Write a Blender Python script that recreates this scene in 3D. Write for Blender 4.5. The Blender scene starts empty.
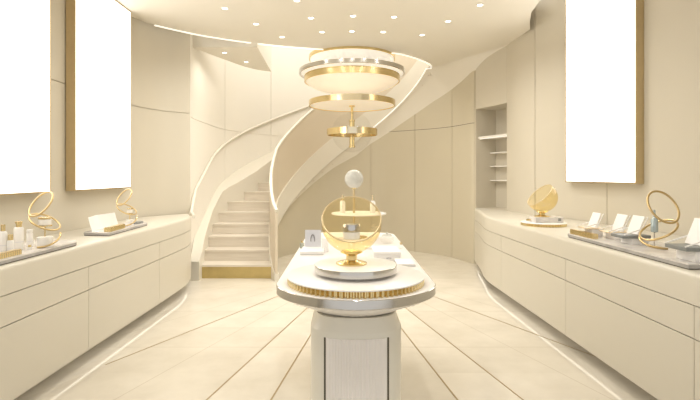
import bpy, bmesh, math, random
from mathutils import Vector, Matrix
random.seed(7)
C = bpy.context.scene.collection
PI = math.pi
F = 470.0; VX = 345.0; VY = 175.0; EYE = 1.45
HC = 3.37          # ceiling
def at(px, py, h):                       # pixel on a horizontal plane at height h
    y = F * (EYE - h) / (py - VY); return Vector(((px - VX) * y / F, y, h))

# ------------------------------------------------------------------ materials
def mat(name, col, rough=0.5, metal=0.0, var=0.05, scale=6.0, bump=0.0, coat=0.0, emit=None, es=0.0, spec=0.5):
    m = bpy.data.materials.new(name); m.use_nodes = True
    nt = m.node_tree; N = nt.nodes; L = nt.links
    b = N['Principled BSDF']
    b.inputs['Roughness'].default_value = rough; b.inputs['Metallic'].default_value = metal
    b.inputs['Specular IOR Level'].default_value = spec
    b.inputs['Coat Weight'].default_value = coat
    tc = N.new('ShaderNodeTexCoord'); ns = N.new('ShaderNodeTexNoise')
    ns.inputs['Scale'].default_value = scale; ns.inputs['Detail'].default_value = 3
    L.new(tc.outputs['Object'], ns.inputs['Vector'])
    mx = N.new('ShaderNodeMix'); mx.data_type = 'RGBA'
    c = tuple(col)
    mx.inputs[6].default_value = tuple(max(0, x * (1 - var)) for x in c) + (1,)
    mx.inputs[7].default_value = tuple(min(1, x * (1 + var)) for x in c) + (1,)
    L.new(ns.outputs['Fac'], mx.inputs[0]); L.new(mx.outputs[2], b.inputs['Base Color'])
    if bump:
        bp = N.new('ShaderNodeBump'); bp.inputs['Strength'].default_value = bump; bp.inputs['Distance'].default_value = 0.01
        L.new(ns.outputs['Fac'], bp.inputs['Height']); L.new(bp.outputs['Normal'], b.inputs['Normal'])
    if emit:
        b.inputs['Emission Color'].default_value = tuple(emit) + (1,); b.inputs['Emission Strength'].default_value = es
    return m

def stone(name, col, dark, scale, stretch, rough, veins=0.5, coat=0.0):
    m = bpy.data.materials.new(name); m.use_nodes = True
    nt = m.node_tree; N = nt.nodes; L = nt.links; b = N['Principled BSDF']
    b.inputs['Roughness'].default_value = rough; b.inputs['Coat Weight'].default_value = coat
    tc = N.new('ShaderNodeTexCoord'); mp = N.new('ShaderNodeMapping'); mp.inputs['Scale'].default_value = stretch
    ns = N.new('ShaderNodeTexNoise'); ns.inputs['Scale'].default_value = scale; ns.inputs['Detail'].default_value = 6
    ns.inputs['Distortion'].default_value = 0.6
    L.new(tc.outputs['Object'], mp.inputs['Vector']); L.new(mp.outputs['Vector'], ns.inputs['Vector'])
    cr = N.new('ShaderNodeValToRGB')
    cr.color_ramp.elements[0].position = 0.5 - veins * 0.5; cr.color_ramp.elements[1].position = 0.5 + veins * 0.5
    cr.color_ramp.elements[0].color = tuple(dark) + (1,); cr.color_ramp.elements[1].color = tuple(col) + (1,)
    L.new(ns.outputs['Fac'], cr.inputs['Fac']); L.new(cr.outputs['Color'], b.inputs['Base Color'])
    return m

def glass(name, tint, gl=0.12, rough=0.02):
    m = bpy.data.materials.new(name); m.use_nodes = True
    nt = m.node_tree; N = nt.nodes; L = nt.links; N.remove(N['Principled BSDF'])
    out = N['Material Output']
    t = N.new('ShaderNodeBsdfTransparent'); g = N.new('ShaderNodeBsdfGlossy'); g.inputs['Roughness'].default_value = rough
    tc = N.new('ShaderNodeTexCoord'); ns = N.new('ShaderNodeTexNoise'); ns.inputs['Scale'].default_value = 5
    L.new(tc.outputs['Object'], ns.inputs['Vector'])
    mc = N.new('ShaderNodeMix'); mc.data_type = 'RGBA'
    mc.inputs[6].default_value = tuple(x * 0.97 for x in tint) + (1,); mc.inputs[7].default_value = tuple(tint) + (1,)
    L.new(ns.outputs['Fac'], mc.inputs[0]); L.new(mc.outputs[2], t.inputs['Color'])
    lw = N.new('ShaderNodeLayerWeight'); lw.inputs['Blend'].default_value = 0.35
    mx = N.new('ShaderNodeMixShader')
    pw = N.new('ShaderNodeMath'); pw.operation = 'POWER'; pw.inputs[1].default_value = 3.0
    ml = N.new('ShaderNodeMath'); ml.operation = 'MULTIPLY_ADD'; ml.inputs[1].default_value = gl * 2.2; ml.inputs[2].default_value = 0.02
    L.new(lw.outputs['Facing'], pw.inputs[0]); L.new(pw.outputs[0], ml.inputs[0]); L.new(ml.outputs[0], mx.inputs[0]); L.new(t.outputs[0], mx.inputs[1]); L.new(g.outputs[0], mx.inputs[2])
    L.new(mx.outputs[0], out.inputs['Surface'])
    return m

M = {}
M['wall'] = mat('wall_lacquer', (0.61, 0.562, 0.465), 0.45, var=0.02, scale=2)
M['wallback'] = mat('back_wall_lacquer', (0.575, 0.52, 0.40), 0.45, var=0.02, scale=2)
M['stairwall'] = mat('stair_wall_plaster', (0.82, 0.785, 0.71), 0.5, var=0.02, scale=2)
M['ceiling'] = mat('ceiling_plaster', (0.79, 0.75, 0.665), 0.6, var=0.015, scale=2)
M['white'] = mat('white_lacquer', (0.84, 0.81, 0.76), 0.35, var=0.015, scale=3)
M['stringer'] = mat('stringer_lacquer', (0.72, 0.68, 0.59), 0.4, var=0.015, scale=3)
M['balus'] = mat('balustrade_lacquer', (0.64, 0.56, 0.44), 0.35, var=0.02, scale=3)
M['cab'] = mat('cabinet_lacquer', (0.63, 0.592, 0.505), 0.33, var=0.015, scale=2)
M['gapm'] = mat('shadow_gap', (0.10, 0.085, 0.06), 0.7, var=0.1)
M['gold'] = mat('brushed_brass', (0.78, 0.63, 0.34), 0.24, 1.0, var=0.05, scale=30)
M['hoopgold'] = mat('satin_gold', (0.62, 0.47, 0.24), 0.30, 1.0, var=0.04, scale=8)
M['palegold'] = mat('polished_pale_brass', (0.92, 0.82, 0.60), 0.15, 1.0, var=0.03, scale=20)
M['bronze'] = mat('brass_frame', (0.64, 0.52, 0.32), 0.35, 0.9, var=0.06, scale=25)
M['goldriser'] = mat('brass_riser', (0.56, 0.44, 0.19), 0.35, 0.7, var=0.15, scale=8)
M['inlay'] = mat('brass_inlay', (0.36, 0.27, 0.14), 0.4, 0.6, var=0.1, scale=20)
M['chrome'] = mat('polished_steel', (0.62, 0.605, 0.58), 0.16, 1.0, var=0.03, scale=12)
M['tablewhite'] = mat('table_white', (0.90, 0.87, 0.84), 0.28, var=0.01, scale=4)
M['pedestal'] = mat('pedestal_lacquer', (0.78, 0.75, 0.66), 0.35, var=0.015, scale=3)
M['fluted'] = mat('fluted_white', (0.90, 0.87, 0.84), 0.45, var=0.02, scale=10)
M['paper'] = mat('white_card', (0.90, 0.88, 0.86), 0.6, var=0.02, scale=20)
M['bottle'] = mat('white_bottle', (0.90, 0.88, 0.84), 0.25, var=0.02, scale=15)
M['tan'] = mat('champagne_plate', (0.72, 0.58, 0.38), 0.4, 0.2, var=0.04, scale=20)
M['print'] = mat('grey_print', (0.30, 0.29, 0.30), 0.6, var=0.1, scale=30)
M['printpale'] = mat('pale_grey_print', (0.66, 0.66, 0.70), 0.6, var=0.08, scale=30)
M['steelblue'] = mat('frosted_blue_grey', (0.44, 0.52, 0.54), 0.25, 0.3, var=0.05, scale=30)
M['sage'] = mat('sage_glass', (0.42, 0.44, 0.36), 0.2, var=0.1, scale=20)
M['marble'] = stone('white_marble', (0.80, 0.77, 0.74), (0.60, 0.57, 0.55), 7, (1, 1, 1), 0.2, 0.35)
M['greystone'] = stone('grey_marble', (0.47, 0.45, 0.43), (0.33, 0.32, 0.31), 12, (1, 1, 1), 0.25, 0.5)
M['darkslate'] = stone('slate_grey_stone', (0.27, 0.28, 0.27), (0.18, 0.19, 0.19), 14, (1, 1, 1), 0.35, 0.5)
M['step'] = stone('travertine', (0.76, 0.70, 0.61), (0.63, 0.57, 0.48), 5, (0.6, 0.6, 7), 0.4, 0.6)
M['amber'] = glass('amber_glass', (1.0, 0.91, 0.67), 0.26)
M['clear'] = glass('clear_glass', (0.99, 0.99, 0.985), 0.07)
M['frost'] = mat('opal_glass', (0.60, 0.59, 0.54), 0.2, var=0.15, scale=40)
M['panel'] = mat('lit_panel', (0.9, 0.9, 0.9), 0.5, emit=(1.0, 0.96, 0.90), es=3.2)
M['led'] = mat('led_strip', (0.9, 0.9, 0.9), 0.5, emit=(1.0, 0.93, 0.80), es=3.4)
M['ledtrim'] = mat('led_trim', (0.9, 0.9, 0.9), 0.5, emit=(1.0, 0.95, 0.86), es=1.0)
M['lamp'] = mat('downlight_lens', (0.9, 0.9, 0.9), 0.5, emit=(1.0, 0.95, 0.85), es=8.0)
M['diffuser'] = mat('chandelier_diffuser', (0.85, 0.78, 0.66), 0.5, emit=(1.0, 0.86, 0.66), es=0.42)
M['diffwhite'] = mat('chandelier_white_diffuser', (0.9, 0.88, 0.82), 0.5, emit=(1.0, 0.94, 0.84), es=0.58)

FC = (0.12, 7.45)     # centre of the floor rays
ANG = [-41, -26.8, -12.9, -7.7, 7.8, 13.1, 27.0, 41]
def floor_mat():
    m = bpy.data.materials.new('limestone_floor'); m.use_nodes = True
    nt = m.node_tree; N = nt.nodes; L = nt.links; b = N['Principled BSDF']
    def math_(op, a, c=None):
        n = N.new('ShaderNodeMath'); n.operation = op
        for i, v in enumerate((a, c)):
            if v is None: continue
            if isinstance(v, (int, float)): n.inputs[i].default_value = v
            else: L.new(v, n.inputs[i])
        return n.outputs[0]
    tc = N.new('ShaderNodeTexCoord'); sp = N.new('ShaderNodeSeparateXYZ'); L.new(tc.outputs['Object'], sp.inputs[0])
    X, Y = sp.outputs[0], sp.outputs[1]
    ang = math_('ARCTAN2', math_('SUBTRACT', X, FC[0]), math_('SUBTRACT', FC[1], Y))
    a01 = math_('ADD', math_('DIVIDE', ang, math.radians(100)), 0.5)
    sect = N.new('ShaderNodeValToRGB'); sect.color_ramp.interpolation = 'CONSTANT'
    els = sect.color_ramp.elements
    vals = [0.50, 0.62, 0.36, 0.72, 0.40, 0.74, 0.42, 0.60, 0.5]
    els[0].position = 0; els[0].color = (vals[0],) * 3 + (1,)
    els[1].position = ANG[0] / 100 + .5; els[1].color = (vals[1],) * 3 + (1,)
    for a, v in zip(ANG[1:], vals[2:]):
        e = els.new(a / 100 + .5); e.color = (v,) * 3 + (1,)
    L.new(a01, sect.inputs['Fac'])
    row = math_('FLOOR', math_('DIVIDE', math_('ADD', Y, 0.72), 1.04))
    wn = N.new('ShaderNodeTexWhiteNoise'); cb = N.new('ShaderNodeCombineXYZ')
    L.new(row, cb.inputs[0]); L.new(sect.outputs['Color'], cb.inputs[1]); L.new(cb.outputs[0], wn.inputs['Vector'])
    ns = N.new('ShaderNodeTexNoise'); ns.inputs['Scale'].default_value = 2.2; ns.inputs['Detail'].default_value = 8; ns.inputs['Roughness'].default_value = 0.62
    L.new(tc.outputs['Object'], ns.inputs['Vector'])
    tone = math_('ADD', math_('ADD', math_('MULTIPLY', sect.outputs['Color'], 0.35), math_('MULTIPLY', wn.outputs['Value'], 0.18)), math_('MULTIPLY', ns.outputs['Fac'], 0.75))
    cr = N.new('ShaderNodeValToRGB')
    cr.color_ramp.elements[0].position = 0.38; cr.color_ramp.elements[0].color = (0.58, 0.53, 0.44, 1)
    cr.color_ramp.elements[1].position = 0.90; cr.color_ramp.elements[1].color = (0.76, 0.71, 0.62, 1)
    L.new(tone, cr.inputs['Fac'])
    fr = math_('FRACT', math_('DIVIDE', math_('ADD', Y, 0.72), 1.04))
    j1 = math_('LESS_THAN', math_('ABSOLUTE', math_('SUBTRACT', fr, 0.5)), 0.0035)
    # thin radial joints halfway through the wide sectors
    rad = math_('SUBTRACT', FC[1], Y)
    jl = j1
    for a in (-20, 20, 34, -34, 50, -50):
        t = math.tan(math.radians(a))
        d = math_('ABSOLUTE', math_('SUBTRACT', math_('SUBTRACT', X, FC[0]), math_('MULTIPLY', rad, t)))
        jl = math_('MAXIMUM', jl, math_('LESS_THAN', d, 0.004))
    mx = N.new('ShaderNodeMix'); mx.data_type = 'RGBA'
    L.new(math_('MULTIPLY', jl, 0.38), mx.inputs[0]); L.new(cr.outputs['Color'], mx.inputs[6]); mx.inputs[7].default_value = (0.34, 0.26, 0.17, 1)
    L.new(mx.outputs[2], b.inputs['Base Color'])
    b.inputs['Roughness'].default_value = 0.10; b.inputs['Specular IOR Level'].default_value = 0.5
    return m
M['floor'] = floor_mat()

# ------------------------------------------------------------------ mesh builder
class MB:
    def __init__(s): s.bm = bmesh.new()
    def face(s, vs):
        try: return s.bm.faces.new(vs)
        except ValueError: return None
    def v(s, p): return s.bm.verts.new(p)
    def box(s, x0, x1, y0, y1, z0, z1, bev=0.0, rz=0.0, rx=0.0, ry=0.0):
        cx, cy, cz = (x0 + x1) / 2, (y0 + y1) / 2, (z0 + z1) / 2
        mtx = Matrix.Translation((cx, cy, cz)) @ Matrix.Rotation(rz, 4, 'Z') @ Matrix.Rotation(ry, 4, 'Y') @ Matrix.Rotation(rx, 4, 'X') @ Matrix.Diagonal((x1 - x0, y1 - y0, z1 - z0, 1))
        r = bmesh.ops.create_cube(s.bm, size=1, matrix=mtx)
        if bev:
            es = list({e for v in r['verts'] for e in v.link_edges})
            bmesh.ops.bevel(s.bm, geom=es, offset=bev, segments=2, affect='EDGES', profile=0.5)
        return s
    def rings(s, rings, closed=True, cap0=True, cap1=True, loop=False):
        R = [[s.v(p) for p in r] for r in rings]; n = len(R[0])
        pairs = list(zip(R, R[1:])) + ([(R[-1], R[0])] if loop else [])
        for a, b in pairs:
            for i in range(n if closed else n - 1):
                j = (i + 1) % n; s.face((a[i], a[j], b[j], b[i]))
        if not loop and closed:
            if cap0: s.face(list(reversed(R[0])))
            if cap1: s.face(R[-1])
        return s
    def lathe(s, prof, c=(0, 0, 0), n=48, axis=None, cap0=False, cap1=False):
        rot = Vector((0, 0, 1)).rotation_difference(Vector(axis).normalized()).to_matrix() if axis else Matrix.Identity(3)
        c = Vector(c); rings = []
        for r, z in prof:
            rings.append([c + rot @ Vector((r * math.cos(2 * PI * i / n), r * math.sin(2 * PI * i / n), z)) for i in range(n)])
        return s.rings(rings, True, cap0, cap1)
    def cyl(s, r, z0, z1, c=(0, 0), n=32, bev=0.0):
        if bev: p = [(r - bev, z0), (r, z0 + bev), (r, z1 - bev), (r - bev, z1)]
        else: p = [(r, z0), (r, z1)]
        return s.lathe(p, (c[0], c[1], 0), n, None, True, True)
    def sphere(s, r, c, n=32):
        m = n // 2
        return s.lathe([(max(1e-4, r * math.sin(PI * k / m)), -r * math.cos(PI * k / m)) for k in range(m + 1)], c, n, None, True, True)
    def tube(s, pts, r, n=8, closed=False):
        pts = [Vector(p) for p in pts]; rings = []; N_ = len(pts); up = None
        for i, p in enumerate(pts):
            a = pts[(i - 1) % N_] if (closed or i) else p; b = pts[(i + 1) % N_] if (closed or i < N_ - 1) else p
            t = (b - a).normalized()
            if up is None:
                up = Vector((0, 0, 1)) if abs(t.z) < .9 else Vector((1, 0, 0))
            u = t.cross(up).normalized(); w = u.cross(t).normalized(); up = w
            rr = r[i] if isinstance(r, (list, tuple)) else r
            rings.append([p + u * rr * math.cos(2 * PI * k / n) + w * rr * math.sin(2 * PI * k / n) for k in range(n)])
        return s.rings(rings, True, True, True, loop=closed)
    def prism(s, poly, z0, z1):
        return s.rings([[(p[0], p[1], z0) for p in poly], [(p[0], p[1], z1) for p in poly]])
    def sheet(s, rows):
        R = [[s.v(p) for p in r] for r in rows]
        for a, b in zip(R, R[1:]):
            for i in range(len(a) - 1): s.face((a[i], a[i + 1], b[i + 1], b[i]))
        return s
    def build(s, name, m, parent=None, smooth=35, loc=None):
        bmesh.ops.recalc_face_normals(s.bm, faces=s.bm.faces[:])
        off = Vector(parent['_o']) if parent is not None and '_o' in parent else Vector((0, 0, 0))
        if parent is None and loc is not None: off = Vector(loc)
        for v in s.bm.verts: v.co -= off
        me = bpy.data.meshes.new(name); s.bm.to_mesh(me); s.bm.free()
        me.materials.append(M[m] if isinstance(m, str) else m)
        if smooth:
            me.polygons.foreach_set('use_smooth', [True] * len(me.polygons)); me.set_sharp_from_angle(angle=math.radians(smooth))
        o = bpy.data.objects.new(name, me); C.objects.link(o)
        if parent is not None:
            o.parent = parent
            if parent.type == 'MESH': o.location = (0, 0, 0)
            o['_o'] = tuple(off)
        elif loc is not None: o.location = loc
        if parent is None: o['_o'] = tuple(off)
        return o

def tag(o, label=None, cat=None, group=None, kind=None):
    if label: o['label'] = label
    if cat: o['category'] = cat
    if group: o['group'] = group
    if kind: o['kind'] = kind
    return o
def thing(name, label, cat, loc=(0, 0, 0), group=None):
    o = bpy.data.objects.new(name, None); C.objects.link(o); o.location = loc; o['_o'] = tuple(loc)
    o.empty_display_size = 0.05
    return tag(o, label, cat, group)
def struct(o): return tag(o, kind='structure')
def dup(root, loc, label, rz=0.0, group=None):
    r = root.copy(); C.objects.link(r); r.location = loc; r.rotation_euler = (0, 0, rz); r['label'] = label; r['_o'] = tuple(loc)
    if group: r['group'] = group
    for ch in list(root.children):
        c = ch.copy(); C.objects.link(c); c.parent = r
        for g in list(ch.children):
            d = g.copy(); C.objects.link(d); d.parent = c
    return r

# plan curves ---------------------------------------------------------------
def V2(p): return Vector((p[0], p[1]))
def catmull(pts, k=6):
    P = [V2(p) for p in pts]; out = []
    for i in range(len(P) - 1):
        a = P[i - 1] if i else P[0] * 2 - P[1]; b = P[i]; c = P[i + 1]; d = P[i + 2] if i + 2 < len(P) else P[-1] * 2 - P[-2]
        for j in range(k):
            t = j / k
            out.append(0.5 * ((2 * b) + (c - a) * t + (2 * a - 5 * b + 4 * c - d) * t * t + (3 * b - a - 3 * c + d) * t ** 3))
    out.append(P[-1]); return out
def normals(path):                        # left-hand normals
    out = []
    for i, p in enumerate(path):
        a = path[max(0, i - 1)]; b = path[min(len(path) - 1, i + 1)]
        t = (b - a).normalized(); out.append(Vector((-t.y, t.x)))
    return out
def offset(path, d): return [p + n * d for p, n in zip(path, normals(path))]
def plen(path):
    L = [0]
    for a, b in zip(path, path[1:]): L.append(L[-1] + (b - a).length)
    return L
def sample(path, s):
    L = plen(path); s = max(0, min(L[-1], s))
    for i in range(len(L) - 1):
        if s <= L[i + 1]:
            t = (s - L[i]) / max(1e-9, L[i + 1] - L[i]); return path[i].lerp(path[i + 1], t)
    return path[-1]
def cut(path, s0, s1):
    L = plen(path); out = [sample(path, s0)]
    out += [p for p, l in zip(path, L) if s0 + 1e-4 < l < s1 - 1e-4]; out.append(sample(path, s1)); return out
def s_at_px(path, px):                    # arc length where the path crosses the line of sight through column px
    L = plen(path); k = (px - VX) / F
    for i in range(len(path) - 1):
        a = path[i].x - k * path[i].y; b = path[i + 1].x - k * path[i + 1].y
        if a * b <= 0 and path[i].y > .3 and path[i + 1].y > .3:
            return L[i] + (L[i + 1] - L[i]) * abs(a) / (abs(a) + abs(b) + 1e-12)
    return None
def s_at_y(path, y):
    L = plen(path)
    for i in range(len(path) - 1):
        if (path[i].y - y) * (path[i + 1].y - y) <= 0:
            return L[i] + (L[i + 1] - L[i]) * abs(path[i].y - y) / (abs(path[i + 1].y - path[i].y) + 1e-12)
def wall(path, z0, z1, depth, vs=(), hs=(), gw=0.010, gd=0.012, ztop=None):
    """wall with grooves; depth > 0 puts its body on the left of the path; vs arc lengths, hs heights of panel joints"""
    L = plen(path); cols = [(s, 0) for s in L if all(abs(s - v) > gw for v in vs)]
    for v in vs: cols += [(v - gw / 2, 0), (v - gw / 2 + 1e-4, 1), (v + gw / 2 - 1e-4, 1), (v + gw / 2, 0)]
    cols.sort()
    N_ = normals(path)
    def nrm(s):
        for i in range(len(L) - 1):
            if s <= L[i + 1] + 1e-9:
                return (N_[i] + (N_[i + 1] - N_[i]) * ((s - L[i]) / max(1e-9, L[i + 1] - L[i]))).normalized()
        return N_[-1]
    rows = [(z0, 0)]
    for h in hs: rows += [(h - gw / 2, 0), (h - gw / 2 + 1e-4, 1), (h + gw / 2 - 1e-4, 1), (h + gw / 2, 0)]
    rows.append((z1, 0))
    sg = 1 if depth > 0 else -1
    b = MB(); grid = []; back = []
    for z, g in rows:
        r = []
        for s, gg in cols:
            p = sample(path, s); n = nrm(s)
            q = p + n * (sg * gd if (g or gg) else 0)
            zz = z
            if ztop is not None and z == z1: zz = ztop(p, s)
            r.append((q.x, q.y, zz))
        grid.append(r)
    b.sheet(grid)
    bb = []
    for z in (z1, z0):
        r = []
        for s, gg in cols:
            p = sample(path, s) + nrm(s) * depth; zz = z
            if ztop is not None and z == z1: zz = ztop(sample(path, s), s)
            r.append((p.x, p.y, zz))
        bb.append(r)
    b.sheet([grid[-1], bb[0]]); b.sheet(bb); b.sheet([bb[1], grid[0]])
    bmesh.ops.remove_doubles(b.bm, verts=b.bm.verts[:], dist=2e-5)
    # ends
    bd = [e for e in b.bm.edges if e.is_boundary]
    if bd: bmesh.ops.holes_fill(b.bm, edges=bd, sides=0)
    return b

# ------------------------------------------------------------------ staircase geometry
SC = Vector((0.28, 8.0)); RI = 1.27; RS = 1.33; RO = 2.40; RW = 2.50
def S_th(th): return 0.93 + 0.16 * (180 - th) / 9.2
def S_z(y): return max(0.0, 0.12 + 0.575 * (y - 6.6))
def polar(R, th): return Vector((SC.x + R * math.cos(math.radians(th)), SC.y + R * math.sin(math.radians(th))))
def bulge(th): return 0.15 * max(0.0, min(1.0, (th - 128) / 52)) ** 2 if th > 128 else 0.0
XIN = [(6.40, -0.90), (6.50, -0.945), (6.62, -0.985), (6.80, -1.035), (7.05, -1.085), (7.35, -1.125), (7.65, -1.14), (8.0, -1.14)]
def x_in(y, R): return lerp_t(y, XIN) - (R - 1.27)
def lerp_t(t, tab):
    if t <= tab[0][0]: return tab[0][1]
    for (a, va), (c, vc) in zip(tab, tab[1:]):
        if a <= t <= c: return va + (vc - va) * (t - a) / (c - a)
    return tab[-1][1]
def polar_in(R, th): return polar(R + bulge(th), th)
RO_T = [(20, 2.02), (150, 2.02), (160, 2.04), (170, 2.17), (176, 2.30), (180, 2.36)]
def polar_out(th): return polar(lerp_t(th, RO_T), th)
XOUT = [(6.4, -2.0), (6.6, -2.01), (6.9, -2.06), (7.2, -2.09), (7.5, -2.11), (7.8, -2.10), (8.0, SC.x - 2.36)]
def x_out(y): return lerp_t(y, XOUT)
def inner_curve(R, end=12, hook=True):
    """list of (point, stair height) up the inner side"""
    out = []
    y = 6.40 if hook else 6.7
    while y < 7.95: out.append((Vector((x_in(y, R), y)), S_z(y))); y += 0.1
    th = 180
    while th >= end: out.append((polar_in(R, th), S_th(th))); th -= 3
    return out

# ---- floor and walls
b = MB(); b.box(-3.3, 3.5, -0.6, 11.2, -0.12, 0.0); struct(b.build('floor', 'floor', smooth=0))
k = 0
for a in (-26.8, -12.9, -7.7, 7.8, 13.1, 27.0):
    d = Vector((math.sin(math.radians(a)), -math.cos(math.radians(a)))); n = Vector((-d.y, d.x)) * 0.0055
    c = V2(FC); r0 = 1.35; r1 = min(7.6, abs(1.95 / (d.x + 1e-9)) if abs(a) > 14 else 7.6)
    p = c + d * r0; q = c + d * r1; k += 1
    b = MB(); b.prism([p + n, q + n, q - n, p - n], -0.002, 0.0012); struct(b.build('trim_%d' % k, 'inlay', smooth=0))

LW = catmull([(-2.62, -0.6), (-2.62, 2.0), (-2.61, 4.5), (-2.60, 5.6), (-2.54, 5.98), (-2.38, 6.28), (-2.14, 6.5)], 8)
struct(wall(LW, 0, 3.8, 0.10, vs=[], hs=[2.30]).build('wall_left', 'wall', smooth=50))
RWp = catmull([(3.16, -0.6), (3.12, 2.6), (2.90, 4.4), (2.74, 5.5), (2.58, 5.95), (2.47, 6.25), (2.41, 6.6), (2.40, 6.97)], 8)
vs = [s for s in (s_at_px(RWp, 535), s_at_px(RWp, 607)) if s]
struct(wall(RWp, 0, 4.0, -0.10, vs=vs).build('wall_right', 'wall', smooth=50))
# niche beside the right wall
NJ, FJ = Vector((2.40, 6.97)), Vector((2.13, 7.64))
al = (FJ - NJ).normalized(); nn = Vector((al.y, -al.x)); ND = 0.40
b = MB()
A0, A1 = NJ + nn * ND, FJ + nn * ND
def quad(b, p, q, z0, z1): b.face([b.v((p.x, p.y, z0)), b.v((q.x, q.y, z0)), b.v((q.x, q.y, z1)), b.v((p.x, p.y, z1))])
b.prism([A0, A1, A1 + nn * .05, A0 + nn * .05], .90, 2.52)
b.prism([NJ, A0 + nn * .05, A0 + nn * .05 - al * .05, NJ - al * .05 + nn * .02], .90, 2.52)
b.prism([FJ, FJ + al * .06, A1 + nn * .05 + al * .06, A1 + nn * .05], .90, 2.52)
b.prism([NJ, FJ, A1 + nn * .05, A0 + nn * .05], 2.52, 3.42)
b.prism([NJ, FJ, A1 + nn * .05, A0 + nn * .05], 0.0, 0.915)
struct(b.build('wall_niche', 'wall', smooth=0))
for i, (h, dp, t) in enumerate(((2.07, 0.36, .03), (1.82, 0.12, .018), (1.60, 0.12, .018), (1.37, 0.12, .018))):
    lab = ['deep top shelf of the white wall niche, with a light under it', 'second shelf from the top in the wall niche, shallow and white',
           'third shelf from the top in the wall niche, shallow and white', 'lowest shallow white shelf in the wall niche above the right counter'][i]
    b = MB(); p0, p1 = A0 - nn * .001 + al * .005, A1 - nn * .001 - al * .005
    b.prism([p0, p1, p1 - nn * dp, p0 - nn * dp], h - t, h)
    o = b.build('niche_shelf', 'white', smooth=0); tag(o, lab, 'shelf', 'niche shelves')
    if i == 0:
        b = MB(); q0, q1 = p0 - nn * (dp - .03), p1 - nn * (dp - .03)
        b.prism([q0, q1, q1 + nn * .02, q0 + nn * .02], h - t - .008, h - t); b.build('light_strip', 'ledtrim', o)

# back wall: from the niche round under the stairs
BWc = catmull([(2.13, 7.64), (2.07, 7.72), (1.97, 8.02), (1.84, 8.32), (1.62, 8.62), (1.34, 8.88), (1.0, 9.14)], 6)
th = 66
tail = []
while th <= 180: tail.append(polar_in(1.365, th)); th += 6
tail += [Vector((x_in(y, 1.365), y)) for y in (7.7, 7.3, 6.95, 6.75)]
BW = BWc + tail
def theta(p):
    d = p - SC; return math.degrees(math.atan2(d.y, d.x))
def lerp_table(t, tab):
    for (a, va), (c, vc) in zip(tab, tab[1:]):
        if a <= t <= c: return va + (vc - va) * (t - a) / (c - a)
    return tab[0][1] if t < tab[0][0] else tab[-1][1]
TOPT = [(-12, 3.17), (-2, 3.06), (10, 2.95), (25, 2.80), (39, 2.62), (55, 2.42), (70, 2.22), (82, 2.05), (92, 1.85), (110, 1.62), (135, 1.22), (160, 0.82), (180, 0.47)]
def back_top(p, s=None):
    if p.y < 8.0 and p.x < 0: return max(0.04, S_z(p.y) - 0.40)
    return lerp_table(theta(p), TOPT)
vs = [s_at_px(BW, px) for px in (475, 452, 415)]
Lb = plen(BW)
for px, lo in ((371, 1.0),):
    vs.append(s_at_px(BW, px))
vs = [s for s in vs if s]
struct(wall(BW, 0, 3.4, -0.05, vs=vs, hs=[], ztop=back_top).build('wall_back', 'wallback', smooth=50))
# horizontal joint on the part of the back wall that reaches 2.3 m
bj = cut(BW, 0.03, s_at_px(BW, 386))
b = MB(); o_ = offset(bj, 0.0015); i_ = offset(bj, -0.01)
b.prism(o_ + i_[::-1], 2.296, 2.304); struct(b.build('trim_20', 'gapm', smooth=0))

# outer wall of the stairwell
xw = SC.x - RW
SWp = [Vector((-2.14, 6.5)), Vector((-2.17, 6.62)), Vector((xw, 6.9)), Vector((xw, 7.3)), Vector((xw, 7.7))] + [polar(RW, t) for t in range(180, 20, -5)]
vs = [s for s in (s_at_px(SWp[2:], 225), s_at_px(SWp[2:], 271)) if s]
SW = SWp
L0 = plen(SW)[2]
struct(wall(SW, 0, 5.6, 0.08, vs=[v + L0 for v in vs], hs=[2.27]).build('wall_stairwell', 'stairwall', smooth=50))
# upper floor shell round the void
b = MB(); b.box(-2.6, 3.4, 5.2, 10.8, 5.6, 5.7); struct(b.build('ceiling_upper', 'stairwall', smooth=0))

# ---- ceiling with the opening for the stairs
OPEN = catmull([(-2.50, 5.93), (-1.94, 6.46), (-1.10, 6.92), (-0.23, 7.18), (0.40, 7.27), (0.82, 7.40), (1.14, 7.68), (1.39, 8.00), (1.495, 8.20), (1.535, 8.36), (1.53, 8.42)], 8)
CEILR = [Vector(p) for p in ((1.78, 8.0), (2.06, 7.5), (2.30, 7.1), (2.41, 6.9), (2.43, 6.4), (2.44, 6.2), (2.31, 5.87), (2.2, 5.55), (2.15, 5.2), (2.15, 2.5), (2.15, -0.6))]
poly = OPEN + CEILR + [Vector((-2.63, -0.6)), Vector((-2.63, 3)), Vector((-2.62, 5.6))]
b = MB(); b.prism(poly, HC, HC + 0.33); struct(b.build('ceiling', 'ceiling', smooth=0))
b = MB(); b.prism([(2.05, -.6), (3.3, -.6), (3.3, 6.6), (2.45, 6.6), (2.05, 5.0)], 3.98, 4.05); struct(b.build('ceiling_cove', 'ceiling', smooth=0))
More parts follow.
